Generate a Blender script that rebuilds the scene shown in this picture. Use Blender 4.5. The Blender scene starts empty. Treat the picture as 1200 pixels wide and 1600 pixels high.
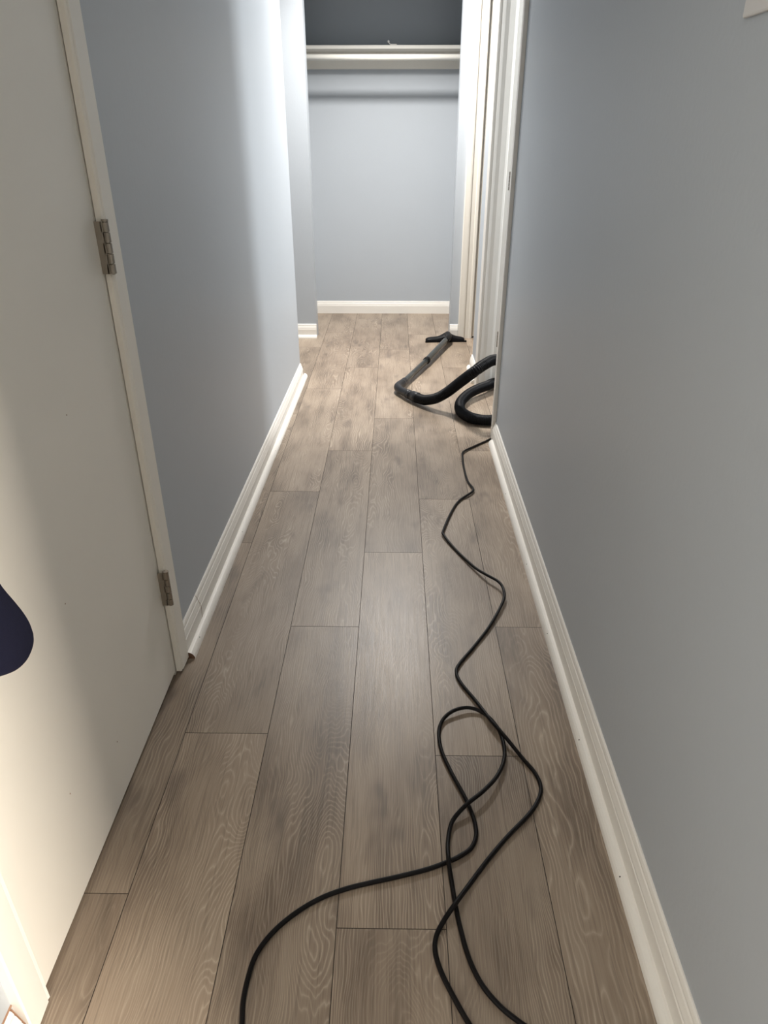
import bpy, bmesh, math, random
from mathutils import Vector, Matrix
random.seed(7)
S = bpy.context.scene
C = S.collection
H = 1.17                       # camera height above the floor
# ------------------------------------------------------------------ camera, world, light, exposure
cd = bpy.data.cameras.new('camera'); cam = bpy.data.objects.new('camera', cd); C.objects.link(cam)
cd.sensor_fit = 'VERTICAL'; cd.sensor_height = 36; cd.sensor_width = 27
cd.lens = 1100 / 1600 * 36; cd.clip_start = 0.02; cd.clip_end = 50
PITCH = math.atan(588 / 1100)
cam.location = (0, 0, H); cam.rotation_euler = (math.pi / 2 - PITCH, 0, math.radians(0.827))
S.camera = cam
w = bpy.data.worlds.new('world'); S.world = w; w.use_nodes = True
w.node_tree.nodes['Background'].inputs[0].default_value = (0.75, 0.8, 0.9, 1)
w.node_tree.nodes['Background'].inputs[1].default_value = 0.04
S.view_settings.view_transform = 'Standard'; S.view_settings.look = 'None'
S.view_settings.gamma = 1; S.view_settings.use_curve_mapping = False
S.view_settings.exposure = 1.5


def area(name, loc, rot, sx, sy, power, col, shape='RECTANGLE', spread=180):
    l = bpy.data.lights.new(name, 'AREA'); l.shape = shape; l.size = sx; l.size_y = sy
    l.energy = power; l.color = col; l.spread = math.radians(spread)
    o = bpy.data.objects.new(name, l); C.objects.link(o); o.location = loc; o.rotation_euler = rot
    return o


# flush ceiling lamp over the far end of the hall
area('hall_lamp_light', (-0.02, 4.10, 2.26), (0, 0, 0), 0.28, 0.28, 18.5, (1.0, 0.965, 0.925), 'DISK', 142)
# vanity lamp inside the room on the right
area('vanity_lamp_light', (1.95, 3.22, 1.80), (0, math.radians(90), 0), 0.30, 0.34, 14.5, (0.95, 0.98, 1.0), 'RECTANGLE')
# dim warm fill added behind the camera to lift the near hall, no fixture
area('warm_fill_light', (0.0, -1.2, 2.33), (0, 0, 0), 0.25, 0.25, 1.6, (1.0, 0.86, 0.70), 'DISK')
# lamp of the room that opens to the right behind the camera: its light falls through the doorway on the near part of the white door
area('near_room_light', (1.55, -0.98, 1.35), (0, math.radians(90), 0), 0.5, 0.42, 62, (1.0, 0.90, 0.775))


# ------------------------------------------------------------------ materials
def mat(name, col, rough=0.5, metal=0.0, noise=0.0, nscale=40, bump=0.0, bscale=200, spec=0.5, mottle=None):
    m = bpy.data.materials.new(name); m.use_nodes = True
    nt = m.node_tree; b = nt.nodes['Principled BSDF']
    b.inputs['Base Color'].default_value = (*col, 1)
    b.inputs['Roughness'].default_value = rough; b.inputs['Metallic'].default_value = metal
    b.inputs['Specular IOR Level'].default_value = spec
    tc = nt.nodes.new('ShaderNodeTexCoord')
    if noise:
        n = nt.nodes.new('ShaderNodeTexNoise'); n.inputs['Scale'].default_value = nscale
        n.inputs['Detail'].default_value = 3
        nt.links.new(tc.outputs['Object'], n.inputs['Vector'])
        mx = nt.nodes.new('ShaderNodeMix'); mx.data_type = 'RGBA'
        mx.inputs[6].default_value = (*[c * (1 - noise) for c in col], 1)
        mx.inputs[7].default_value = (*[min(1, c * (1 + noise)) for c in col], 1)
        nt.links.new(n.outputs[0], mx.inputs[0]); nt.links.new(mx.outputs[2], b.inputs['Base Color'])
    if bump:
        n2 = nt.nodes.new('ShaderNodeTexNoise'); n2.inputs['Scale'].default_value = bscale
        n2.inputs['Detail'].default_value = 4
        nt.links.new(tc.outputs['Object'], n2.inputs['Vector'])
        bp = nt.nodes.new('ShaderNodeBump'); bp.inputs['Strength'].default_value = bump
        bp.inputs['Distance'].default_value = 0.002
        nt.links.new(n2.outputs[0], bp.inputs['Height']); nt.links.new(bp.outputs[0], b.inputs['Normal'])
    return m


WALL = mat('blue_grey_paint', (0.455, 0.49, 0.525), 0.42, noise=0.02, nscale=3, bump=0.16, bscale=90, spec=0.4)
CEIL = mat('ceiling_paint', (0.72, 0.73, 0.74), 0.8, noise=0.02)
TRIM = mat('trim_paint', (0.85, 0.82, 0.76), 0.35, noise=0.02, nscale=20, bump=0.06, bscale=60)
DOOR = mat('door_paint', (0.86, 0.825, 0.75), 0.42, noise=0.02, nscale=6, bump=0.08, bscale=50)
CREAM = mat('cream_trim_paint', (0.80, 0.76, 0.68), 0.4, noise=0.01, bump=0.05, bscale=60)
SHELF = mat('shelf_paint', (0.80, 0.78, 0.72), 0.45, noise=0.02)
STEEL = mat('brushed_nickel', (0.36, 0.32, 0.27), 0.4, 0.85, noise=0.12, nscale=60)
DARKGAP = mat('raw_wood', (0.16, 0.08, 0.045), 0.8, noise=0.3, nscale=120)
CAULK = mat('caulk_stain', (0.34, 0.20, 0.13), 0.8, noise=0.2, nscale=90)
BLACK = mat('black_hose_plastic', (0.005, 0.005, 0.006), 0.45, noise=0.1, spec=0.14)
CORD = mat('black_cord_rubber', (0.006, 0.005, 0.005), 0.42, noise=0.2, nscale=90, spec=0.15)
GREY = mat('dark_grey_plastic', (0.014, 0.014, 0.016), 0.36, noise=0.1, spec=0.3)
WAND = mat('wand_plastic', (0.030, 0.033, 0.033), 0.22, noise=0.08)
NAVY = mat('navy_cloth', (0.013, 0.014, 0.034), 0.85, noise=0.15, nscale=250, bump=0.4, bscale=900, spec=0.15)
WHITEP = mat('white_plastic', (0.66, 0.64, 0.62), 0.35, noise=0.01)
DARK = mat('dark_hole', (0.03, 0.025, 0.02), 0.9, noise=0.1)
GLOW = mat('lamp_diffuser', (0.9, 0.9, 0.9), 0.4, noise=0.01)
GLOW.node_tree.nodes['Principled BSDF'].inputs['Emission Color'].default_value = (1, 0.97, 0.93, 1)
GLOW.node_tree.nodes['Principled BSDF'].inputs['Emission Strength'].default_value = 6


def floor_material():
    m = bpy.data.materials.new('oak_laminate'); m.use_nodes = True
    nt = m.node_tree; N = nt.nodes; L = nt.links; b = N['Principled BSDF']

    def math_(op, a, c=None, d=None):
        n = N.new('ShaderNodeMath'); n.operation = op
        for i, v in enumerate((a, c, d)):
            if v is None: continue
            if isinstance(v, (int, float)): n.inputs[i].default_value = v
            else: L.new(v, n.inputs[i])
        return n.outputs[0]
    uv = N.new('ShaderNodeUVMap'); uv.uv_map = 'plank'       # u across (m, centred), v along the plank (m, random start)
    sep = N.new('ShaderNodeSeparateXYZ'); L.new(uv.outputs[0], sep.inputs[0]); U, V = sep.outputs[0], sep.outputs[1]
    at = N.new('ShaderNodeAttribute'); at.attribute_name = 'rnd'; at.attribute_type = 'GEOMETRY'
    sr = N.new('ShaderNodeSeparateColor'); L.new(at.outputs['Color'], sr.inputs[0]); R1, R2, R3 = sr.outputs[0], sr.outputs[1], sr.outputs[2]

    def vec(x, y, z=None):
        c = N.new('ShaderNodeCombineXYZ')
        for i, v in enumerate((x, y, z)):
            if v is None: continue
            if isinstance(v, (int, float)): c.inputs[i].default_value = v
            else: L.new(v, c.inputs[i])
        return c.outputs[0]

    def noise(v, scale, det=2.0, rough=0.5):
        n = N.new('ShaderNodeTexNoise'); n.inputs['Scale'].default_value = scale
        n.inputs['Detail'].default_value = det; n.inputs['Roughness'].default_value = rough
        L.new(v, n.inputs['Vector']); return n.outputs[0]
    RZ = math_('MULTIPLY', R3, 37.0)
    # growth-ring field of a sawn log: hyperbolas / ovals where the cut wanders past the pith
    n1 = noise(vec(math_('MULTIPLY', U, 2.2), math_('MULTIPLY', V, 1.0), RZ), 2.1, 2.0)
    n2 = noise(vec(math_('MULTIPLY', U, 9), math_('MULTIPLY', V, 2.3), RZ), 2.2, 2.0)
    n5 = noise(vec(math_('MULTIPLY', U, 40), math_('MULTIPLY', V, 6), RZ), 2.0, 2.0)
    x0 = math_('MULTIPLY', math_('SUBTRACT', R1, 0.5), 0.20)
    dx = math_('SUBTRACT', U, x0)
    q = math_('MULTIPLY', dx, dx)
    dep = math_('ADD', math_('MULTIPLY', math_('SUBTRACT', n1, 0.5), 0.30), math_('MULTIPLY', math_('SUBTRACT', R2, 0.5), 0.05))
    q = math_('ADD', q, math_('MULTIPLY', dep, dep))
    r = math_('SQRT', math_('ADD', q, 0.0002))
    r = math_('ADD', r, math_('MULTIPLY', math_('SUBTRACT', n2, 0.5), 0.036))
    r = math_('ADD', r, math_('MULTIPLY', math_('SUBTRACT', n5, 0.5), 0.0055))
    ph = math_('MULTIPLY', r, math_('ADD', math_('MULTIPLY', R2, 120.0), 120.0))
    fr = math_('FRACT', ph)
    tri = math_('ABSOLUTE', math_('SUBTRACT', math_('MULTIPLY', fr, 2.0), 1.0))       # 1 at ring line
    ring = math_('POWER', tri, 3.8)
    # lime left in the open pores: broken by fine streaks
    st = noise(vec(math_('MULTIPLY', U, 380), math_('MULTIPLY', V, 9), RZ), 1.0, 3.0, 0.6)
    st2 = noise(vec(math_('MULTIPLY', U, 190), math_('MULTIPLY', V, 5), RZ), 1.0, 3.0, 0.6)
    br = N.new('ShaderNodeMapRange'); L.new(st2, br.inputs[0]); br.inputs[1].default_value = 0.28; br.inputs[2].default_value = 0.62
    zone = noise(vec(math_('MULTIPLY', U, 7), math_('MULTIPLY', V, 2.2), math_('ADD', RZ, 9.0)), 1.3, 1.0)
    zr = N.new('ShaderNodeMapRange'); L.new(zone, zr.inputs[0]); zr.inputs[1].default_value = 0.34; zr.inputs[2].default_value = 0.62
    zr.inputs[3].default_value = 0.22; zr.inputs[4].default_value = 1.0
    line = math_('MULTIPLY', math_('MULTIPLY', ring, math_('ADD', math_('MULTIPLY', br.outputs[0], 0.6), 0.4)), zr.outputs[0])
    cloud = noise(vec(math_('MULTIPLY', U, 9), math_('MULTIPLY', V, 2.6), math_('ADD', RZ, 3.0)), 1.3, 3.0)
    cr = N.new('ShaderNodeValToRGB'); L.new(cloud, cr.inputs[0])
    e = cr.color_ramp.elements; e[0].position = 0.33; e[0].color = (0.125, 0.088, 0.062, 1)
    e[1].position = 0.52; e[1].color = (0.245, 0.184, 0.134, 1)
    e2 = cr.color_ramp.elements.new(0.75); e2.color = (0.320, 0.250, 0.188, 1)

    def mix(f, a, c):
        mx = N.new('ShaderNodeMix'); mx.data_type = 'RGBA'
        for i, v in ((0, f), (6, a), (7, c)):
            if isinstance(v, (int, float)): mx.inputs[i].default_value = v
            elif isinstance(v, tuple): mx.inputs[i].default_value = (*v, 1)
            else: L.new(v, mx.inputs[i])
        return mx.outputs[2]
    col = mix(math_('MULTIPLY', math_('SUBTRACT', st, 0.32), 1.1), cr.outputs[0], (0.40, 0.325, 0.245))
    dk = math_('MULTIPLY', math_('LESS_THAN', st2, 0.42), 0.30)
    col = mix(dk, col, (0.125, 0.095, 0.071))
    col = mix(math_('MULTIPLY', line, 0.70), col, (0.56, 0.465, 0.36))
    kn = noise(vec(math_('MULTIPLY', U, 15), math_('MULTIPLY', V, 5.5), math_('ADD', RZ, 21.0)), 1.0, 2.0, 0.55)
    kr = N.new('ShaderNodeMapRange'); kr.interpolation_type = 'SMOOTHSTEP'; L.new(kn, kr.inputs[0]); kr.inputs[1].default_value = 0.58; kr.inputs[2].default_value = 0.80
    kr.inputs[4].default_value = 0.60
    col = mix(kr.outputs[0], col, (0.085, 0.062, 0.050))
    hs = N.new('ShaderNodeHueSaturation'); L.new(col, hs.inputs['Color'])
    L.new(math_('ADD', math_('MULTIPLY', R1, 0.20), 0.88), hs.inputs['Value'])
    hs.inputs['Saturation'].default_value = 1.0
    # end/edge darkening of the bevel between boards (the V groove itself)
    L.new(hs.outputs[0], b.inputs['Base Color'])
    ro = N.new('ShaderNodeMapRange'); L.new(st, ro.inputs[0]); ro.inputs[3].default_value = 0.31; ro.inputs[4].default_value = 0.45
    L.new(ro.outputs[0], b.inputs['Roughness'])
    b.inputs['Specular IOR Level'].default_value = 0.5
    bp = N.new('ShaderNodeBump'); bp.inputs['Strength'].default_value = 0.30; bp.inputs['Distance'].default_value = 0.0005
    hh = math_('ADD', math_('MULTIPLY', line, -0.5), math_('MULTIPLY', st, 0.8))
    L.new(hh, bp.inputs['Height']); L.new(bp.outputs[0], b.inputs['Normal'])
    return m


OAK = floor_material()
GROOVE = mat('plank_groove', (0.045, 0.034, 0.027), 0.8, noise=0.1)


# ------------------------------------------------------------------ helpers
def obj(name, bm, material, parent=None, smooth=False, label=None, cat=None, group=None, kind=None):
    me = bpy.data.meshes.new(name)
    bmesh.ops.recalc_face_normals(bm, faces=bm.faces)
    bm.to_mesh(me); bm.free()
    for m in (material if isinstance(material, (list, tuple)) else [material]): me.materials.append(m)
    if smooth:
        for p in me.polygons: p.use_smooth = True
    o = bpy.data.objects.new(name, me); C.objects.link(o)
    if parent: o.parent = parent
    tag(o, label, cat, group, kind)
    return o


def tag(o, label=None, cat=None, group=None, kind=None):
    if label: o['label'] = label
    if cat: o['category'] = cat
    if group: o['group'] = group
    if kind: o['kind'] = kind
    return o


def empty(name, loc, label, cat, kind=None, group=None):
    o = bpy.data.objects.new(name, None); C.objects.link(o); o.location = loc; o.empty_display_size = 0.05
    return tag(o, label, cat, group, kind)


def box(bm, x0, x1, y0, y1, z0, z1, bev=0.0, o=(0, 0, 0)):
    b2 = bmesh.new()
    bmesh.ops.create_cube(b2, size=1)
    for v in b2.verts:
        v.co = Vector(((x0 + x1) / 2 + v.co.x * (x1 - x0) - o[0], (y0 + y1) / 2 + v.co.y * (y1 - y0) - o[1], (z0 + z1) / 2 + v.co.z * (z1 - z0) - o[2]))
    if bev: bmesh.ops.bevel(b2, geom=list(b2.edges), offset=bev, segments=2, affect='EDGES', profile=0.5)
    join(bm, b2)
    return bm


def join(bm, b2):
    me = bpy.data.meshes.new('t'); b2.to_mesh(me); b2.free(); bm.from_mesh(me); bpy.data.meshes.remove(me)


def plan_prism(bm, pts, z0, z1):
    lo = [bm.verts.new((x, y, z0)) for x, y in pts]; hi = [bm.verts.new((x, y, z1)) for x, y in pts]
    n = len(pts)
    bm.faces.new(lo); bm.faces.new(hi)
    for i in range(n): bm.faces.new((lo[i], lo[(i + 1) % n], hi[(i + 1) % n], hi[i]))
    return bm


def sweep(bm, prof, p0, p1, u, v=(0, 0, 1)):
    """extrude the closed profile [(a, b)] -> a*u + b*v from p0 to p1"""
    p0, p1, u, v = Vector(p0), Vector(p1), Vector(u), Vector(v)
    A = [bm.verts.new(p0 + u * a + v * b) for a, b in prof]
    B = [bm.verts.new(p1 + u * a + v * b) for a, b in prof]
    n = len(prof); bm.faces.new(A); bm.faces.new(B)
    for i in range(n): bm.faces.new((A[i], A[(i + 1) % n], B[(i + 1) % n], B[i]))
    return bm


def catmull(P, n=8):
    P = [Vector(p) for p in P]; out = []
    Q = [P[0] * 2 - P[1]] + P + [P[-1] * 2 - P[-2]]
    for i in range(1, len(Q) - 2):
        a, b, c, d = Q[i - 1], Q[i], Q[i + 1], Q[i + 2]
        for k in range(n):
            t = k / n
            out.append(0.5 * ((2 * b) + (c - a) * t + (2 * a - 5 * b + 4 * c - d) * t * t + (3 * b - a - 3 * c + d) * t ** 3))
    out.append(P[-1]); return out


def tube(bm, path, rad, seg=12, cap=True):
    """rad: number or function(i, arclength)"""
    path = [Vector(p) for p in path]; rings = []; up = Vector((0, 0, 1)); s = 0
    T0 = (path[1] - path[0]).normalized()
    nrm = T0.orthogonal().normalized()
    for i, p in enumerate(path):
        if i: s += (p - path[i - 1]).length
        T = (path[min(i + 1, len(path) - 1)] - path[max(i - 1, 0)]).normalized()
        nrm = (nrm - T * nrm.dot(T)).normalized(); bi = T.cross(nrm)
        r = rad(i, s) if callable(rad) else rad
        rings.append([bm.verts.new(p + (nrm * math.cos(a) + bi * math.sin(a)) * r) for a in [2 * math.pi * k / seg for k in range(seg)]])
    for A, B in zip(rings, rings[1:]):
        for k in range(seg): bm.faces.new((A[k], A[(k + 1) % seg], B[(k + 1) % seg], B[k]))
    if cap: bm.faces.new(rings[0]); bm.faces.new(rings[-1])
    return bm


def lathe_axis(bm, p0, p1, prof, seg=24):
    """prof = [(t 0..1 along p0-p1, radius)]"""
    p0, p1 = Vector(p0), Vector(p1); T = (p1 - p0).normalized(); n = T.orthogonal().normalized(); b = T.cross(n); R = []
    for t, r in prof:
        c = p0.lerp(p1, t)
        R.append([bm.verts.new(c + (n * math.cos(a) + b * math.sin(a)) * max(r, 1e-5)) for a in [2 * math.pi * k / seg for k in range(seg)]])
    for A, B in zip(R, R[1:]):
        for k in range(seg): bm.faces.new((A[k], A[(k + 1) % seg], B[(k + 1) % seg], B[k]))
    bm.faces.new(R[0]); bm.faces.new(R[-1]); return bm


# ------------------------------------------------------------------ the setting: planes
def XL(y): return -0.530 + 0.0100 * (y - 1.39)         # face of the left wall (very slightly out of square)
def XR(y): return 0.4290 + 0.0038 * y                  # face of the right wall
YB = 5.345        # closet back wall
YC = 4.62         # front of the closet wall
YE = 3.72         # end of the left wall
YN, YF = 2.915, 3.580   # right doorway between jambs
YW = 3.94         # end of the right wall piece beyond the doorway
CH = 2.40

# ---- floor: boards laid along the hall, real bevel between boards
PW, PL = 0.1842, 1.205
X0 = -0.090
starts = {-3: 1.55, -2: 0.765, -1: 1.142, 0: 1.530, 1: 1.915, 2: 1.085, 3: 1.534, 4: 0.9}
fb = bmesh.new(); uvl = fb.loops.layers.uv.new('plank'); cl = fb.loops.layers.float_color.new('rnd')
for c in range(-9, 14):
    # column index: 0 is the board left of the seam at X0
    xa = X0 + (c - 1) * PW; xb = xa + PW
    st = starts.get(c, random.uniform(0, PL)) % PL
    k = math.floor((-2.2 - st) / PL)
    y = st + k * PL
    while y < YB + 0.05:
        ya, yb = max(y, -2.2), min(y + PL, YB + 0.05)
        r = (random.random(), random.random(), random.random()); off = random.uniform(0, 40)
        flip = random.choice((-1, 1))
        g = 0.0007; d = 0.0012
        z = 0.0
        co = [(xa + g, ya + g, z), (xb - g, ya + g, z), (xb - g, yb - g, z), (xa + g, yb - g, z)]
        top = [fb.verts.new(p) for p in co]
        bot = [fb.verts.new((px, py, -d)) for px, py in ((xa, ya), (xb, ya), (xb, yb), (xa, yb))]
        fs = [fb.faces.new(top)]
        for i in range(4):
            f_ = fb.faces.new((bot[i], bot[(i + 1) % 4], top[(i + 1) % 4], top[i])); f_.material_index = 1; fs.append(f_)
        for f_ in fs:
            for lp in f_.loops:
                lp[uvl].uv = ((lp.vert.co.x - (xa + xb) / 2) * flip, lp.vert.co.y + off); lp[cl] = (*r, 1)
        y += PL
box(fb, -1.8, 2.3, -2.2, YB + 0.05, -0.03, -0.0013)
me = bpy.data.meshes.new('floor'); fb.to_mesh(me); fb.free(); me.materials.append(OAK); me.materials.append(GROOVE)
fo = bpy.data.objects.new('floor', me); C.objects.link(fo)
tag(fo, 'grey brown limed oak plank floor running the length of the hallway', 'floor', kind='structure')

# ---- ceiling
obj('ceiling', box(bmesh.new(), -1.8, 2.3, -2.3, YB + 0.1, CH, CH + 0.03), CEIL, kind='structure', label='flat white ceiling over the hallway, above the picture', cat='ceiling')


def wall(name, pts, z0=0, z1=CH, label=None, parent=None):
    return obj(name, plan_prism(bmesh.new(), pts, z0, z1), WALL, parent, kind=None if parent else 'structure', label=label, cat=None if parent else 'wall')


def rect(x0, x1, y0, y1): return [(x0, y0), (x1, y0), (x1, y1), (x0, y1)]


# left wall: piece beyond the door, its return into the side hall
bm = plan_prism(bmesh.new(), [(XL(1.355), 1.355), (XL(YE), YE), (-1.75, YE), (-1.75, YE - 0.11), (-0.64, YE - 0.11), (-0.64, 1.355)], 0, CH)
wl = obj('wall_left', bm, WALL, kind='structure', label='blue grey left hallway wall past the white door, brightly lit at its far corner', cat='wall')
# a run of paint that hardened on it
pr = catmull([(XL(2.02) - 0.001, 2.0, 1.64), (XL(2.02) - 0.001, 2.045, 1.60), (XL(2.02) - 0.001, 2.062, 1.555), (XL(2.02) - 0.001, 2.035, 1.545)], 5)
obj('paint_drip', tube(bmesh.new(), pr, 0.0022, 8), WALL, wl, True)
bm = plan_prism(bmesh.new(), rect(-0.64, -0.535, -2.2, 0.565), 0, CH)
obj('wall_left_near', bm, WALL, kind='structure', label='strip of blue wall on the near side of the white door, bottom left corner', cat='wall')
obj('wall_left_header', plan_prism(bmesh.new(), [(-0.535, 0.565), (XL(1.355), 1.355), (-0.64, 1.355), (-0.64, 0.565)], 2.05, CH), WALL, kind='structure', label='blue wall above the white door, over the top of the picture', cat='wall')
# right wall
bm = plan_prism(bmesh.new(), [(XR(-.05), -.05), (0.56, -.05), (0.56, 2.895), (XR(2.895), 2.895)], 0, CH)
obj('wall_right', bm, WALL, kind='structure', label='long plain blue grey wall on the right with the switch plate', cat='wall')
bm = plan_prism(bmesh.new(), [(XR(YF + .02), YF + .02), (0.56, YF + .02), (0.56, YW - 0.11), (2.2, YW - 0.11), (2.2, YW), (XR(YW), YW)], 0, CH)
obj('wall_right_far', bm, WALL, kind='structure', label='narrow piece of wall between the right doorway and the end hall corner', cat='wall')
obj('wall_right_header', plan_prism(bmesh.new(), [(XR(2.895), 2.895), (0.56, 2.895), (0.56, YF + .02), (XR(YF + .02), YF + .02)], 2.05, CH), WALL, kind='structure', label='blue wall above the right doorway, over the top of the picture', cat='wall')
# doorway behind the camera into the near room
obj('wall_right_near', plan_prism(bmesh.new(), [(XR(-2.2), -2.2), (0.56, -2.2), (0.56, -.90), (XR(-.90), -.90)], 0, CH), WALL, kind='structure', label='piece of the right wall behind the viewer', cat='wall')
obj('wall_right_near_header', plan_prism(bmesh.new(), [(XR(-.90), -.90), (0.56, -.90), (0.56, -.05), (XR(-.05), -.05)], 2.05, CH), WALL, kind='structure', label='wall over the doorway behind the viewer', cat='wall')
obj('wall_near_room', plan_prism(bmesh.new(), [(0.56, .6), (2.2, .6), (2.2, -2.2), (2.3, -2.2), (2.3, .7), (0.56, .7)], 0, CH), WALL, kind='structure', label='walls of the room to the right behind the viewer', cat='wall')
# room on the right
obj('wall_side_room', plan_prism(bmesh.new(), [(0.56, 1.9), (2.2, 1.9), (2.2, YW - 0.11), (2.3, YW - 0.11), (2.3, 1.8), (0.56, 1.8)], 0, CH), WALL, kind='structure', label='walls of the room behind the right doorway, hidden by the right wall', cat='wall')
# closet
obj('wall_back', plan_prism(bmesh.new(), rect(-0.75, 0.60, YB, YB + 0.1), 0, CH), WALL, kind='structure', label='pale blue back wall of the closet at the far end of the hall', cat='wall')
obj('wall_closet_left', plan_prism(bmesh.new(), [(-1.75, YC), (-0.507, YC), (-0.507, YC + 0.10), (-0.63, YC + 0.10), (-0.63, YB), (-0.75, YB), (-0.75, YC + 0.10), (-1.75, YC + 0.10)], 0, CH), WALL, kind='structure', label='blue wall left of the closet opening with the baseboard at its foot', cat='wall')
obj('wall_closet_right', plan_prism(bmesh.new(), [(0.361, YC), (0.475, YC), (0.475, YB), (0.60, YB), (0.60, YB), (0.44, YB), (0.44, YC + 0.10), (0.361, YC + 0.10)][:3] + [(0.475, YB), (0.44, YB), (0.44, YC + 0.10), (0.361, YC + 0.10)], 0, CH), WALL, kind='structure', label='narrow blue wall right of the closet opening beside the cream casing', cat='wall')
obj('wall_closet_header', box(bmesh.new(), -0.507, 0.361, YC, YC + 0.10, 1.96, CH), WALL, kind='structure', label='wall above the closet opening, over the top of the picture', cat='wall')
obj('wall_end_hall', plan_prism(bmesh.new(), [(1.20, YC), (2.2, YC), (2.2, YW), (2.3, YW), (2.3, YC + 0.1), (1.20, YC + 0.1)], 0, CH), WALL, kind='structure', label='end of the side hall to the right, hidden behind the doorway wall', cat='wall')
obj('wall_end_header', box(bmesh.new(), 0.475, 1.20, YC, YC + 0.10, 2.04, CH), WALL, kind='structure', label='wall above the cream door at the end, over the top of the picture', cat='wall')
obj('wall_side_hall_left', box(bmesh.new(), -1.85, -1.75, YE - 0.11, YC + 0.1, 0, CH), WALL, kind='structure', label='end of the side hall to the left, hidden behind the left wall', cat='wall')
obj('wall_near', plan_prism(bmesh.new(), rect(-0.7, 2.3, -2.3, -2.2), 0, CH), WALL, kind='structure', label='wall at the near end of the hallway, behind the viewer', cat='wall')

# ------------------------------------------------------------------ baseboards and shoe mouldings
BB = [(0, 0.0), (.014, 0.0), (.014, .055), (.0125, .0575), (.0125, .061), (.0105, .067), (.0085, .0735), (.0065, .076), (.0065, .080), (.0045, .0855), (.002, .088), (0, .088)]
SH = [(.014, 0.0), (.0315, 0.0)] + [(.014 + .0175 * math.cos(a), .0195 * math.sin(a)) for a in [math.radians(d) for d in (12, 28, 44, 60, 76)]] + [(.014, .0195)]


def nrm_from(p0, p1, side):
    d = Vector((p1[0] - p0[0], p1[1] - p0[1], 0)).normalized()
    return Vector((-d.y, d.x, 0)) * side


def base(name, p0, p1, side, label, shoe=True, ends=(0, 0), holes=(), h=1.0, sh_ends=(0, 0), seam=None):
    n = nrm_from(p0, p1, side); d = Vector((p1[0] - p0[0], p1[1] - p0[1], 0)).normalized()
    a = Vector((*p0, 0)); b = Vector((*p1, 0))
    bm = bmesh.new(); sweep(bm, [(u, v * h) for u, v in BB], a, b, n)
    o = obj(name, bm, TRIM, label=label, cat='baseboard', kind='structure')
    if seam is not None:
        s0 = a + d * seam
        m = bmesh.new(); sweep(m, [(u + .0006, v) for u, v in BB], s0, s0 + d * 0.0012, n)
        obj('joint', m, CAULK, o)
    if shoe:
        bm = bmesh.new(); sweep(bm, SH, a + d * sh_ends[0], b - d * sh_ends[1], n)
        s = obj('shoe_moulding', bm, TRIM, o)
        for t in holes:
            c = a + d * t + n * (.014 + .0175 * math.cos(.8)) + Vector((0, 0, .0195 * math.sin(.8)))
            q = (n * math.cos(.8) + Vector((0, 0, 1)) * math.sin(.8))
            bm = bmesh.new(); lathe_axis(bm, c - q * .001, c + q * .0004, [(0, .0014), (1, .0014)], 10)
            obj('nail_hole', bm, DARK, s)
    return o


bl = base('baseboard_left', (XL(1.397), 1.397), (XL(YE), YE), -1, 'white baseboard along the left wall beyond the door casing', holes=(.065, .62, 1.3, 2.0), sh_ends=(-.004, -.045), seam=.145)
# raw sawn end of the shoe next to the door casing
bm = bmesh.new(); n = nrm_from((XL(1.397), 1.397), (XL(YE), YE), -1)
sweep(bm, [(a, b * .97) for a, b in SH], (XL(1.39), 1.3925, 0), (XL(1.39), 1.3935, 0), n); obj('sawn_end', bm, DARKGAP, bl, label='bare brown sawn end of the shoe moulding')
base('baseboard_left_end', (XL(YE) + .001, YE), (-1.75, YE), -1, 'white baseboard turning the far corner of the left wall', ends=(0, 0))
base('baseboard_right', (XR(0.01), 0.01), (XR(2.848), 2.848), 1, 'white baseboard running along the whole right wall', holes=(.79, 1.11, 1.48, 1.82, 2.3), sh_ends=(0, .03))
base('baseboard_back', (-0.63, YB), (0.44, YB), -1, 'white baseboard across the foot of the closet back wall', shoe=False)
base('baseboard_closet_left', (-1.75, YC), (-0.507, YC), -1, 'short white baseboard left of the closet opening', sh_ends=(0, -.002))
base('baseboard_closet_right', (0.361, YC), (0.413, YC), -1, 'tiny white baseboard between closet opening and cream casing', shoe=False)
base('baseboard_right_far', (XR(3.655), 3.655), (XR(YW), YW), 1, 'short white baseboard beyond the right doorway casing', h=.9)
base('baseboard_left_near', (-0.535, -2.2), (-0.535, 0.533), -1, 'white baseboard with stained caulk at the bottom left corner')

nb = bpy.data.objects['baseboard_left_near']
bm = bmesh.new(); sweep(bm, [(0, .0875), (.0025, .0872), (.0022, .0888), (0, .0893)], (-.535, .35, 0), (-.535, .540, 0), (1, 0, 0)); obj('caulk_line', bm, CAULK, nb)
bm = bmesh.new(); sweep(bm, [(0, 0), (.0150, 0), (.0150, .052), (.008, .076), (.004, .0883), (0, .0883)], (-.535, .5345, 0), (-.535, .5355, 0), (1, 0, 0)); obj('caulk_line', bm, CAULK, nb)

# ------------------------------------------------------------------ casings
CP = [(0, 0), (0, .009), (.0035, .0115), (.012, .0115), (.0155, .0095), (.030, .0115), (.042, .0150), (.0555, .0150), (.057, .0135), (.057, 0)]


def casing_post(bm, inner, face_dir, out_dir, z0, z1, prof=CP):
    """inner = (x, y) on the wall face at the inner edge"""
    sweep_v = Vector(face_dir); u = Vector(out_dir)
    p = Vector((*inner, z0)); q = Vector((*inner, z1))
    sweep(bm, prof, p, q, u, sweep_v); return bm


FLAT = [(0, 0), (0, .0105), (.003, .0135), (.0075, .0125), (.010, .0145), (.0545, .0158), (.057, .0140), (.057, 0)]
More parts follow.
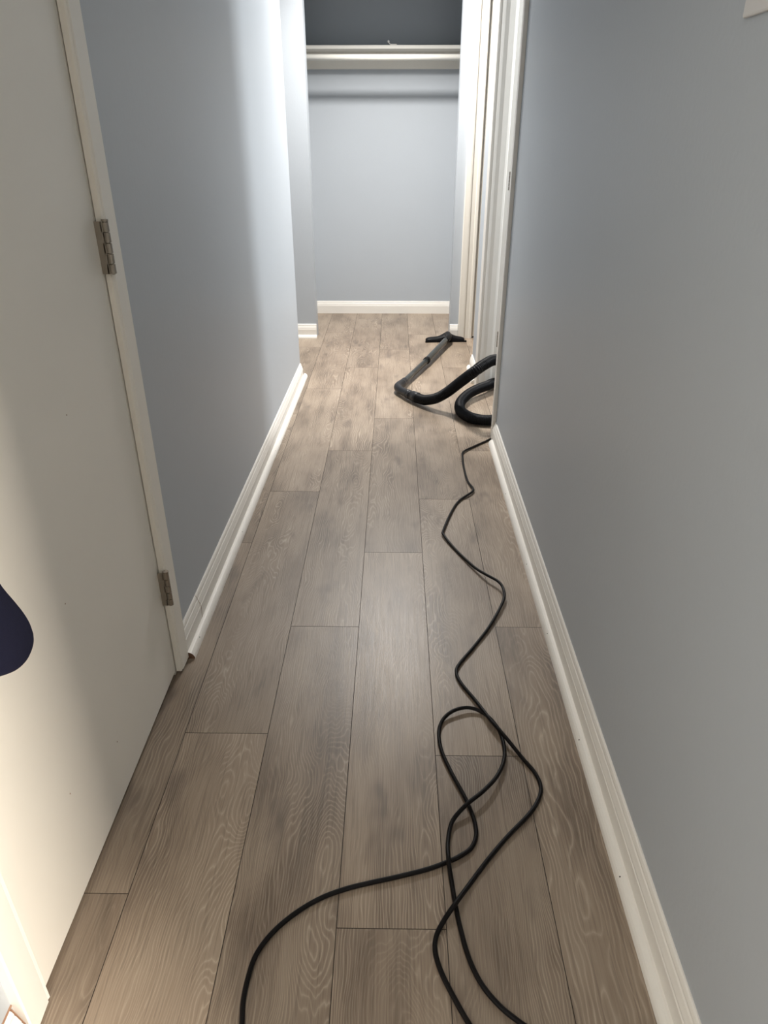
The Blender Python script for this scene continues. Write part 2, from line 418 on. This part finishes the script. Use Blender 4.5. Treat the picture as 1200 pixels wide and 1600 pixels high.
# ---- left door: door_1
YH, YD = 1.330, 0.605           # hinge edge and free edge of the slab
XD = -0.531                     # door face
d1 = empty('door_1', (XD, YH, 0), 'plain white door on the left with two worn nickel hinges, closed', 'door', kind='structure')


def child(name, bm, material, parent, smooth=False, label=None):
    o = obj(name, bm, material, None, smooth, label)
    o.parent = parent
    mw = Vector((0, 0, 0)); q = parent
    while q is not None: mw += q.location; q = q.parent
    o.location = -mw
    return o


bm = box(bmesh.new(), XD - 0.035, XD, YD, YH - .002, 0.011, 2.035, 0.0015)
slab = child('slab', bm, DOOR, d1)
for (y_, z_) in ((0.93, .50), (0.985, .135), (0.80, .21), (1.075, .77)):
    bm = bmesh.new(); lathe_axis(bm, (XD - .001, y_, z_), (XD + .0003, y_, z_), [(0, .0018), (1, .0013)], 8); child('scuff', bm, CAULK, slab)
bm = bmesh.new()
sweep(bm, FLAT, (XL(1.338), 1.338, .006), (XL(1.338), 1.338, 2.11), (0, 1, 0), (1, 0, 0))
child('casing', bm, DOOR, d1)
bm = bmesh.new(); sweep(bm, FLAT, (-.535, .598, .004), (-.535, .598, 2.11), (0, -1, 0), (1, 0, 0)); child('casing', bm, TRIM, d1)
bm = bmesh.new(); sweep(bm, FLAT, (-.535, .541, 2.05), (-.527, 1.395, 2.05), (0, 0, 1), (1, 0, 0)); child('casing', bm, TRIM, d1)
bm = box(bmesh.new(), -.64, -.5325, YH + .001, YH + .024, 0, 2.05); child('jamb', bm, DOOR, d1)
bm = box(bmesh.new(), -.64, -.5345, YD - .028, YD - .003, 0, 2.05); child('jamb', bm, TRIM, d1)
bm = box(bmesh.new(), -.64, -.5345, YD - .003, YH + .001, 2.038, 2.06); child('jamb', bm, TRIM, d1)


def make_hinge(zc, hgt=0.089):
    h = bpy.data.objects.new('hinge', None); C.objects.link(h); h.parent = d1; h.location = Vector((XD, YH, zc)) - d1.location; h.empty_display_size = .03
    z0 = -hgt / 2; seg = hgt / 5

    def part(name, bm, m, sm=False):
        o = obj(name, bm, m, None, sm); o.parent = h; return o
    bm = bmesh.new(); box(bm, -.004, .0125, -.0025, -.0005, z0, -z0, .0004)
    part('leaf', bm, STEEL)
    for k in range(5):
        bm = bmesh.new()
        a = Vector((.0185, .001, z0 + k * seg + .0006)); b = Vector((.0185, .001, z0 + (k + 1) * seg - .0006))
        lathe_axis(bm, a, b, [(0, .0050), (.03, .0058), (.97, .0058), (1, .0050)], 20)
        if k % 2 == 0: box(bm, .010, .0185, -.0025, -.0005, a.z, b.z)
        part('knuckle', bm, STEEL, False)
    bm = bmesh.new(); lathe_axis(bm, (.0185, .001, z0 - .001), (.0185, .001, -z0 + .0035), [(0, .003), (.96, .003), (.962, .0062), (1, .0062)], 16); part('hinge_pin', bm, STEEL)
    return h


make_hinge(0.992); make_hinge(0.255); make_hinge(1.82)
# door knob above the left edge of the picture
bm = bmesh.new(); lathe_axis(bm, (XD, .665, .95), (XD + .062, .665, .95), [(0, .031), (.08, .031), (.12, .014), (.45, .012), (.55, .018), (.7, .027), (.88, .026), (1, .012)], 28)
child('knob', bm, STEEL, d1, True)

# ---- right doorway: trim_1
t1 = empty('trim_1', (XR(YN), YN, 0), 'white cased doorway in the right wall, frame seen nearly edge on', 'door frame', kind='structure')
bm = bmesh.new(); casing_post(bm, (XR(YN) - .0005, YN - .005), (-1, 0, 0), (0, -1, 0), .0, 2.11); child('casing', bm, TRIM, t1)
bm = bmesh.new(); casing_post(bm, (XR(YF) - .0005, YF + .005), (-1, 0, 0), (0, 1, 0), .0, 2.11); child('casing', bm, TRIM, t1)
bm = bmesh.new(); sweep(bm, CP, (XR(YN), YN - .062, 2.05), (XR(YF), YF + .062, 2.05), (0, 0, 1), (-1, 0, 0)); child('casing', bm, TRIM, t1)
bm = bmesh.new(); casing_post(bm, (.5605, YN - .005), (1, 0, 0), (0, -1, 0), .0, 2.11); child('casing', bm, TRIM, t1)
bm = bmesh.new(); casing_post(bm, (.5605, YF + .005), (1, 0, 0), (0, 1, 0), .0, 2.11); child('casing', bm, TRIM, t1)
bm = box(bmesh.new(), XR(YN), .5605, YN - .019, YN, 0, 2.05, .001); jn = child('jamb', bm, TRIM, t1)
bm = box(bmesh.new(), XR(YF), .5605, YF, YF + .019, 0, 2.05, .001); child('jamb', bm, TRIM, t1)
bm = box(bmesh.new(), XR(YN), .5605, YN, YF, 2.031, 2.05, .001); child('jamb', bm, TRIM, t1)
ST = [(0, 0), (0, .008), (.003, .011), (.026, .011), (.033, .007), (.036, 0)]
bm = bmesh.new(); sweep(bm, [(0, 0), (.016, .004), (.040, .0045), (.050, .002), (.052, 0)], (.458, YF, 0), (.458, YF, 2.031), (1, 0, 0), (0, -1, 0)); child('door_stop', bm, TRIM, t1)
bm = bmesh.new(); sweep(bm, ST, (.504, YN, 0), (.504, YN, 2.031), (-1, 0, 0), (0, 1, 0)); child('door_stop', bm, TRIM, t1)
for zc in (1.02, .425):
    h = bpy.data.objects.new('hinge', None); C.objects.link(h); h.parent = t1; h.location = Vector((XR(YN), YN, zc)) - t1.location
    bm = bmesh.new(); box(bm, .001, .030, .000, .0025, -.032, .032, .0004); o = obj('leaf', bm, STEEL); o.parent = h
    for k in range(5):
        bm = bmesh.new(); lathe_axis(bm, (-.009, .007, -.032 + k * .0128 + .0005), (-.009, .007, -.032 + (k + 1) * .0128 - .0005), [(0, .0055), (1, .0055)], 16)
        box(bm, -.009, .003, .001, .003, -.032 + k * .0128 + .0005, -.032 + (k + 1) * .0128 - .0005)
        o = obj('knuckle', bm, STEEL); o.parent = h

# ---- cream door and casing in the end wall: door_2
d2 = empty('door_2', (.475, YC, 0), 'cream painted door frame in the far wall right of the closet', 'door', kind='structure')
WP = [(0, 0), (0, .009), (.004, .013), (.018, .013), (.022, .009), (.044, .011), (.050, .017), (.058, .019), (.086, .019), (.090, .015), (.090, 0)]
bm = bmesh.new(); casing_post(bm, (.505, YC - .0003), (0, -1, 0), (-1, 0, 0), .0, 2.10, WP); child('casing', bm, CREAM, d2)
bm = bmesh.new(); casing_post(bm, (1.202, YC - .0003), (0, -1, 0), (1, 0, 0), .0, 2.10, WP); child('casing', bm, CREAM, d2)
bm = bmesh.new(); sweep(bm, WP, (.415, YC - .0003, 2.04), (1.292, YC - .0003, 2.04), (0, 0, 1), (0, -1, 0)); child('casing', bm, CREAM, d2)
bm = box(bmesh.new(), .4755, .510, YC - .0005, YC + .1, 0, 2.04, .001); child('jamb', bm, CREAM, d2)
bm = box(bmesh.new(), .512, 1.19, YC + .004, YC + .039, .010, 2.03, .0015); sl2 = child('slab', bm, CREAM, d2)
bm = bmesh.new(); lathe_axis(bm, (1.13, YC + .004, .95), (1.13, YC - .056, .95), [(0, .031), (.08, .031), (.12, .014), (.45, .012), (.55, .018), (.7, .027), (.88, .026), (1, .012)], 28)
child('knob', bm, STEEL, d2, True)

# ------------------------------------------------------------------ closet fittings
ZS = 1.639
bm = box(bmesh.new(), -.63, .44, 5.135, YB, ZS, ZS + .019, .0015)
sf = obj('closet_shelf', bm, SHELF, label='white painted board shelf across the closet above the rod', cat='shelf')
bm = box(bmesh.new(), -.63, .44, YB - .019, YB, ZS - .092, ZS - .0005, .0015)
obj('cleat', bm, SHELF, sf)
bm = bmesh.new(); lathe_axis(bm, (-.630, 5.068, 1.589), (.440, 5.068, 1.589), [(0, .0165), (1, .0165)], 28)
rd = obj('closet_rod', bm, SHELF, smooth=False, label='round white clothes rod hanging below the closet shelf', cat='rod')
for p in rd.data.polygons: p.use_smooth = len(p.vertices) == 4
for x_, s_ in ((-.630, 1), (.440, -1)):
    bm = bmesh.new(); lathe_axis(bm, (x_, 5.068, 1.589), (x_ + s_ * .012, 5.068, 1.589), [(0, .030), (.5, .030), (.6, .022), (1, .020)], 24)
    obj('rod_socket', bm, WHITEP, rd)
# little white clip lying on the shelf edge
ck = empty('hook_clip', (-.03, 5.142, ZS + .019), 'tiny white plastic hook clip lying on the closet shelf edge', 'hook')
bm = bmesh.new(); box(bm, -.006, .034, -.006, .006, 0, .006, .0015); o = obj('clip_body', bm, WHITEP, ck)
bm = bmesh.new(); tube(bm, catmull([(-.004, 0, .004), (-.010, 0, .008), (-.016, 0, .016)], 5), .0022, 10); obj('stem', bm, WHITEP, ck, True)
bm = bmesh.new(); bmesh.ops.create_uvsphere(bm, u_segments=14, v_segments=10, radius=.0068, matrix=Matrix.Translation((-.017, 0, .019))); obj('knob', bm, WHITEP, ck, True)

# ------------------------------------------------------------------ ceiling lamp (above the picture), vanity lamp
lt = empty('ceiling_light', (-.02, 4.10, CH), 'round flush ceiling light over the end of the hall, above the picture', 'light')
bm = bmesh.new(); lathe_axis(bm, (0, 0, 0), (0, 0, -.13), [(0, .15), (.12, .15), (.15, .045), (.75, .045), (.8, .12), (1, .12)], 40); obj('light_base', bm, WHITEP, lt, False)
vl = empty('vanity_light', (2.2, 3.22, 1.80), 'wall light inside the side room, hidden by the right wall', 'light')
bm = box(bmesh.new(), -.03, 0, -.2, .2, -.06, .06, .004); obj('back_plate', bm, STEEL, vl)
for yy in (-.11, .11):
    bm = bmesh.new(); lathe_axis(bm, (-.03, yy, 0), (-.18, yy, 0), [(0, .012), (.4, .012), (.42, .05), (1, .065)], 24); obj('shade', bm, GLOW, vl, False)

# ------------------------------------------------------------------ light switch
xw = XR(1.03)
sw = empty('light_switch', (xw, 1.026, 1.355), 'white switch plate high on the right wall, cut by the top right corner', 'light switch')
bm = box(bmesh.new(), -.0065, .0, -.035, .035, -.0575, .0575, .0025); obj('cover_plate', bm, WHITEP, sw)
bm = box(bmesh.new(), -.018, -.006, -.005, .005, -.004, .012, .0015); obj('toggle', bm, WHITEP, sw)
for z_ in (-.030, .030):
    bm = bmesh.new(); lathe_axis(bm, (-.0063, 0, z_), (-.0082, 0, z_), [(0, .0034), (.6, .0034), (1, .002)], 14); obj('screw', bm, STEEL, sw)

# ------------------------------------------------------------------ navy bag on the door knob
bg = empty('cloth_bag', (XD, .60, .60), 'navy blue cloth bag hanging in front of the white door, cut by left edge', 'bag')
out = [(.705, .615), (.7035, .634), (.697, .655), (.688, .676), (.668, .722), (.655, .78), (.652, .835), (.645, .858), (.60, .868), (.54, .862), (.505, .83), (.485, .76), (.487, .70), (.51, .665), (.55, .644), (.60, .630), (.634, .609), (.655, .599), (.675, .595), (.691, .598), (.701, .605)]
out = [(p.x, p.y) for p in catmull([(a, b, 0) for a, b in out + out[:1]], 4)][:-1]
bm = bmesh.new(); cy = sum(p[0] for p in out) / len(out); cz = sum(p[1] for p in out) / len(out)
layers = [(-.0145, .90), (-.012, .965), (-.006, .995), (0, 1.0), (.006, .995), (.012, .965), (.0145, .90)]
R = [[bm.verts.new((XD + .068 + dx - XD, cy + (y - cy) * s - .60, cz + (z - cz) * s - .60)) for y, z in out] for dx, s in layers]
for A, B in zip(R, R[1:]):
    for k in range(len(out)): bm.faces.new((A[k], A[(k + 1) % len(out)], B[(k + 1) % len(out)], B[k]))
for A, s in ((R[0], -1), (R[-1], 1)):
    c = bm.verts.new((A[0].co.x + s * .004, cy - .60, cz - .60))
    for k in range(len(out)): bm.faces.new((A[k], A[(k + 1) % len(out)], c))
obj('bag_body', bm, NAVY, bg, True)
bm = bmesh.new(); tube(bm, catmull([(.066, .040, .245), (.060, .058, .31), (.045, .066, .366), (.035, .062, .368), (.045, .02, .34), (.066, -.03, .25)], 6), .0042, 8)
obj('strap', bm, NAVY, bg, True)


# ------------------------------------------------------------------ pixel-measured floor points (photograph -> floor plane)
th = PITCH; ps = math.radians(0.827)


def fl(x, y, z=0.0):
    a = (x - 600) / 1100; b = (y - 800) / 1100
    X, Y, Z = a, math.cos(th) - b * math.sin(th), -math.sin(th) - b * math.cos(th)
    X, Y = X * math.cos(ps) - Y * math.sin(ps), X * math.sin(ps) + Y * math.cos(ps)
    t = (z - H) / Z
    return Vector((X * t, Y * t, z))


# ------------------------------------------------------------------ power cord
r0 = .0042
pts = [(790, 672, 0), (764, 687, 0), (742, 697, 0), (724, 706, 2), (723, 716, 2), (725, 732, 0), (731, 752, 0), (739, 763, 3), (737, 769, 3), (718, 782, 0), (706, 799, 0), (693, 828, 3), (694, 837, 3), (712, 859, 0), (741, 886, 4),
       (760, 898, 12), (779, 909, 14), (787, 922, 12), (786, 940, 8), (766, 977, 2), (741, 1010, 0), (719, 1036, 0), (713, 1050, 0), (720, 1067, 0), (744, 1096, 2), (765, 1123, 9), (790, 1152, 9), (815, 1183, 2), (836, 1208, 0), (845, 1230, 0), (841, 1250, 0), (826, 1273, 0),
       (795, 1305, 0), (765, 1340, 0), (735, 1380, 0), (713, 1410, 9), (695, 1436, 2), (682, 1462, 0), (680, 1487, 0), (690, 1520, 0), (710, 1560, 0), (733, 1600, 0), (770, 1655, 0), (830, 1690, 0), (870, 1660, 0), (845, 1622, 0), (810, 1596, 0), (780, 1571, 0),
       (752, 1537, 0), (732, 1495, 0), (718, 1445, 0), (711, 1410, 0), (706, 1380, 0), (701, 1345, 9), (700, 1315, 4), (707, 1283, 4), (729, 1257, 12), (755, 1236, 14), (777, 1212, 9), (788, 1185, 5), (786, 1158, 5), (776, 1135, 3), (758, 1116, 1), (735, 1106, 5),
       (712, 1109, 7), (694, 1122, 3), (686, 1142, 0), (689, 1170, 0), (703, 1203, 0), (722, 1238, 0), (732, 1258, 0), (741, 1282, 0), (744, 1305, 0), (736, 1325, 0), (718, 1338, 0), (701, 1346, 0), (668, 1358, 0), (625, 1369, 0), (580, 1379, 0), (540, 1389, 0),
       (500, 1404, 0), (460, 1428, 0), (425, 1458, 0), (400, 1492, 0), (387, 1530, 0), (380, 1565, 0), (378, 1600, 0), (372, 1660, 0), (375, 1740, 0)]
path = catmull([fl(x, y, r0 + .0006 + dz / 1000) for x, y, dz in pts], 7)
bm = bmesh.new(); tube(bm, path, r0, 12)
obj('power_cord', bm, CORD, smooth=True, label='long thin black vacuum power cord snaking and looping over the floor', cat='cord')

# ------------------------------------------------------------------ vacuum hose with wand and floor brush
vh = empty('vacuum_hose', fl(640, 612), 'black corrugated vacuum hose with grey wand and floor brush, lying by the right doorway', 'vacuum cleaner')
O = vh.location.copy()


def vpart(name, bm, m, sm=True, parent=None, label=None):
    bmesh.ops.translate(bm, verts=bm.verts, vec=-O)
    return obj(name, bm, m, parent or vh, sm, label)


# wand: two telescoping tubes from brush to elbow
pA = fl(701, 527, .045); pB = fl(667, 563, .034); pC = fl(629, 599, .026)
bm = lathe_axis(bmesh.new(), pA, pB, [(0, .0155), (.02, .0175), (.97, .0178), (1, .016)], 28); upper = vpart('wand_tube', bm, WAND)
bm = lathe_axis(bmesh.new(), pB, pC, [(0, .0160), (.99, .0160), (1, .015)], 28); lower = vpart('wand_tube', bm, WAND)
d = (pC - pB).normalized()
bm = lathe_axis(bmesh.new(), pB - d * .012, pB + d * .016, [(0, .0182), (.1, .0202), (.9, .0202), (1, .0175)], 28); vpart('collar', bm, BLACK, parent=upper)
bm = lathe_axis(bmesh.new(), pC - d * .045, pC + d * .012, [(0, .0175), (.15, .0205), (.9, .0205), (1, .018)], 28); vpart('collar', bm, GREY, parent=lower)
# elbow / hand grip
e = [fl(630, 598, .028), fl(622, 604, .028), fl(625, 609, .028), fl(634, 614, .029), fl(642, 618, .031)]
bm = tube(bmesh.new(), catmull(e, 6), lambda i, s: .0205 + .001 * math.sin(s * 30), 22); vpart('elbow', bm, GREY)
g1, g2 = fl(636, 615, .029), fl(653, 622, .031)
bm = lathe_axis(bmesh.new(), g1, g2, [(0, .0195), (.05, .0235), (.2, .0235), (.22, .021), (.5, .0215), (.52, .0255), (.95, .027), (1, .024)], 26); vpart('hose_cuff', bm, GREY)
# hose
hp = [fl(650, 621, .031), fl(658, 624, .032), fl(666, 625, .038), fl(682, 622, .062), fl(699, 612.5, .10), fl(718, 598, .165), fl(740, 581.5, .245), fl(757, 569.5, .270), fl(775, 562, .275), Vector((.56, 3.15, .265)),
      Vector((.74, 3.16, .23)), Vector((.90, 3.20, .15)), Vector((.93, 3.34, .07)), Vector((.80, 3.44, .032)), Vector((.66, 3.46, .03))]
hp += [fl(778, 598, .038), fl(760, 603, .042), fl(743, 609.5, .042), fl(729, 618, .036), fl(719, 630, .029), fl(720, 642, .026), fl(732, 651, .026), fl(748, 655.5, .026), fl(767, 656.5, .026),
       fl(800, 655, .026), Vector((.66, 2.96, .026)), Vector((.80, 2.80, .026)), Vector((.92, 2.60, .03)), Vector((.97, 2.50, .04))]
cp = catmull(hp, 26)
# resample evenly so that the ribs are even
acc = [0]
for a, b in zip(cp, cp[1:]): acc.append(acc[-1] + (b - a).length)
step = .0016; n = int(acc[-1] / step); rs = []; j = 0
for i in range(n + 1):
    t = i * step
    while j < len(acc) - 2 and acc[j + 1] < t: j += 1
    q = (t - acc[j]) / max(1e-9, acc[j + 1] - acc[j]); rs.append(cp[j].lerp(cp[j + 1], q))
bm = tube(bmesh.new(), rs, lambda i, s: .0238 + .0015 * math.cos(2 * math.pi * s / .0064), 20); vpart('corrugated_hose', bm, BLACK)
# floor brush: long low head, hump in the middle
hl, hr = fl(665, 534, 0), fl(725, 533, 0); hc = fl(697, 528, 0)
ax = (hr - hl).normalized(); fw = Vector((ax.y, -ax.x, 0))        # fw towards the viewer
L = (hr - hl).length; bm = bmesh.new(); R = []
K = 28
for k in range(K + 1):
    t = k / K; c = hl.lerp(hr, t); m = math.exp(-((t - .56) / .17) ** 2)
    back = .016 + .042 * m; front = .020 + .004 * m; top = .030 + .022 * m
    e_ = 1 - .35 * (abs(t - .5) * 2) ** 8
    sec = [(-front, .002), (-front, .016), (-front * .8, top * .72), (-.004, top * .96), (back * .5, top), (back * .92, top * .7), (back, .014), (back, .002)]
    R.append([bm.verts.new(c - fw * (a * e_) + Vector((0, 0, b if b < .02 else b * e_))) for a, b in sec])
for A, B in zip(R, R[1:]):
    for k in range(8): bm.faces.new((A[k], A[(k + 1) % 8], B[(k + 1) % 8], B[k]))
bm.faces.new(R[0]); bm.faces.new(R[-1]); bh = vpart('brush_head', bm, BLACK, False)
bm = bmesh.new(); sweep(bm, [(-.004, 0), (.005, 0), (.005, .010), (-.004, .010)], hl - ax * .004 + fw * .020, hr + ax * .012 + fw * .020, fw); vpart('bristle_strip', bm, BLACK, False, parent=bh)
neck0 = hc - fw * .028 + Vector((0, 0, .036)); nd = (pA - neck0)
bm = tube(bmesh.new(), catmull([hl.lerp(hr, .56) - fw * .022 + Vector((0, 0, .034)), hl.lerp(hr, .57) - fw * .004 + Vector((0, 0, .043)), pA, pA.lerp(pB, .16)], 6), lambda i, s: .0205 - .0008 * (s * 10), 22); vpart('swivel_neck', bm, BLACK, parent=bh)

# canister the hose belongs to, out of sight in the side room
bm = bmesh.new(); lathe_axis(bm, (1.10, 2.33, .05), (1.10, 2.33, .46), [(0, .14), (.05, .16), (.62, .17), (.64, .18), (.70, .18), (.72, .165), (.9, .15), (1, .08)], 40); vpart('canister', bm, GREY, False)
for a in (0.4, 1.97, 3.54, 5.11):
    q = Vector((1.10 + .13 * math.cos(a), 2.33 + .13 * math.sin(a), .026)); s_ = Vector((-math.sin(a), math.cos(a), 0)) * .012
    bm = bmesh.new(); lathe_axis(bm, q - s_, q + s_, [(0, .022), (.2, .025), (.8, .025), (1, .022)], 18); vpart('wheel', bm, BLACK, False)
    bm = bmesh.new(); 
    lathe_axis(bm, q, q + Vector((0, 0, .04)), [(0, .006), (1, .006)], 10); vpart('caster_stem', bm, STEEL, False)
bm = bmesh.new(); lathe_axis(bm, (.965, 2.505, .035), (1.02, 2.43, .16), [(0, .03), (.5, .03), (1, .035)], 20); vpart('hose_port', bm, GREY, False)
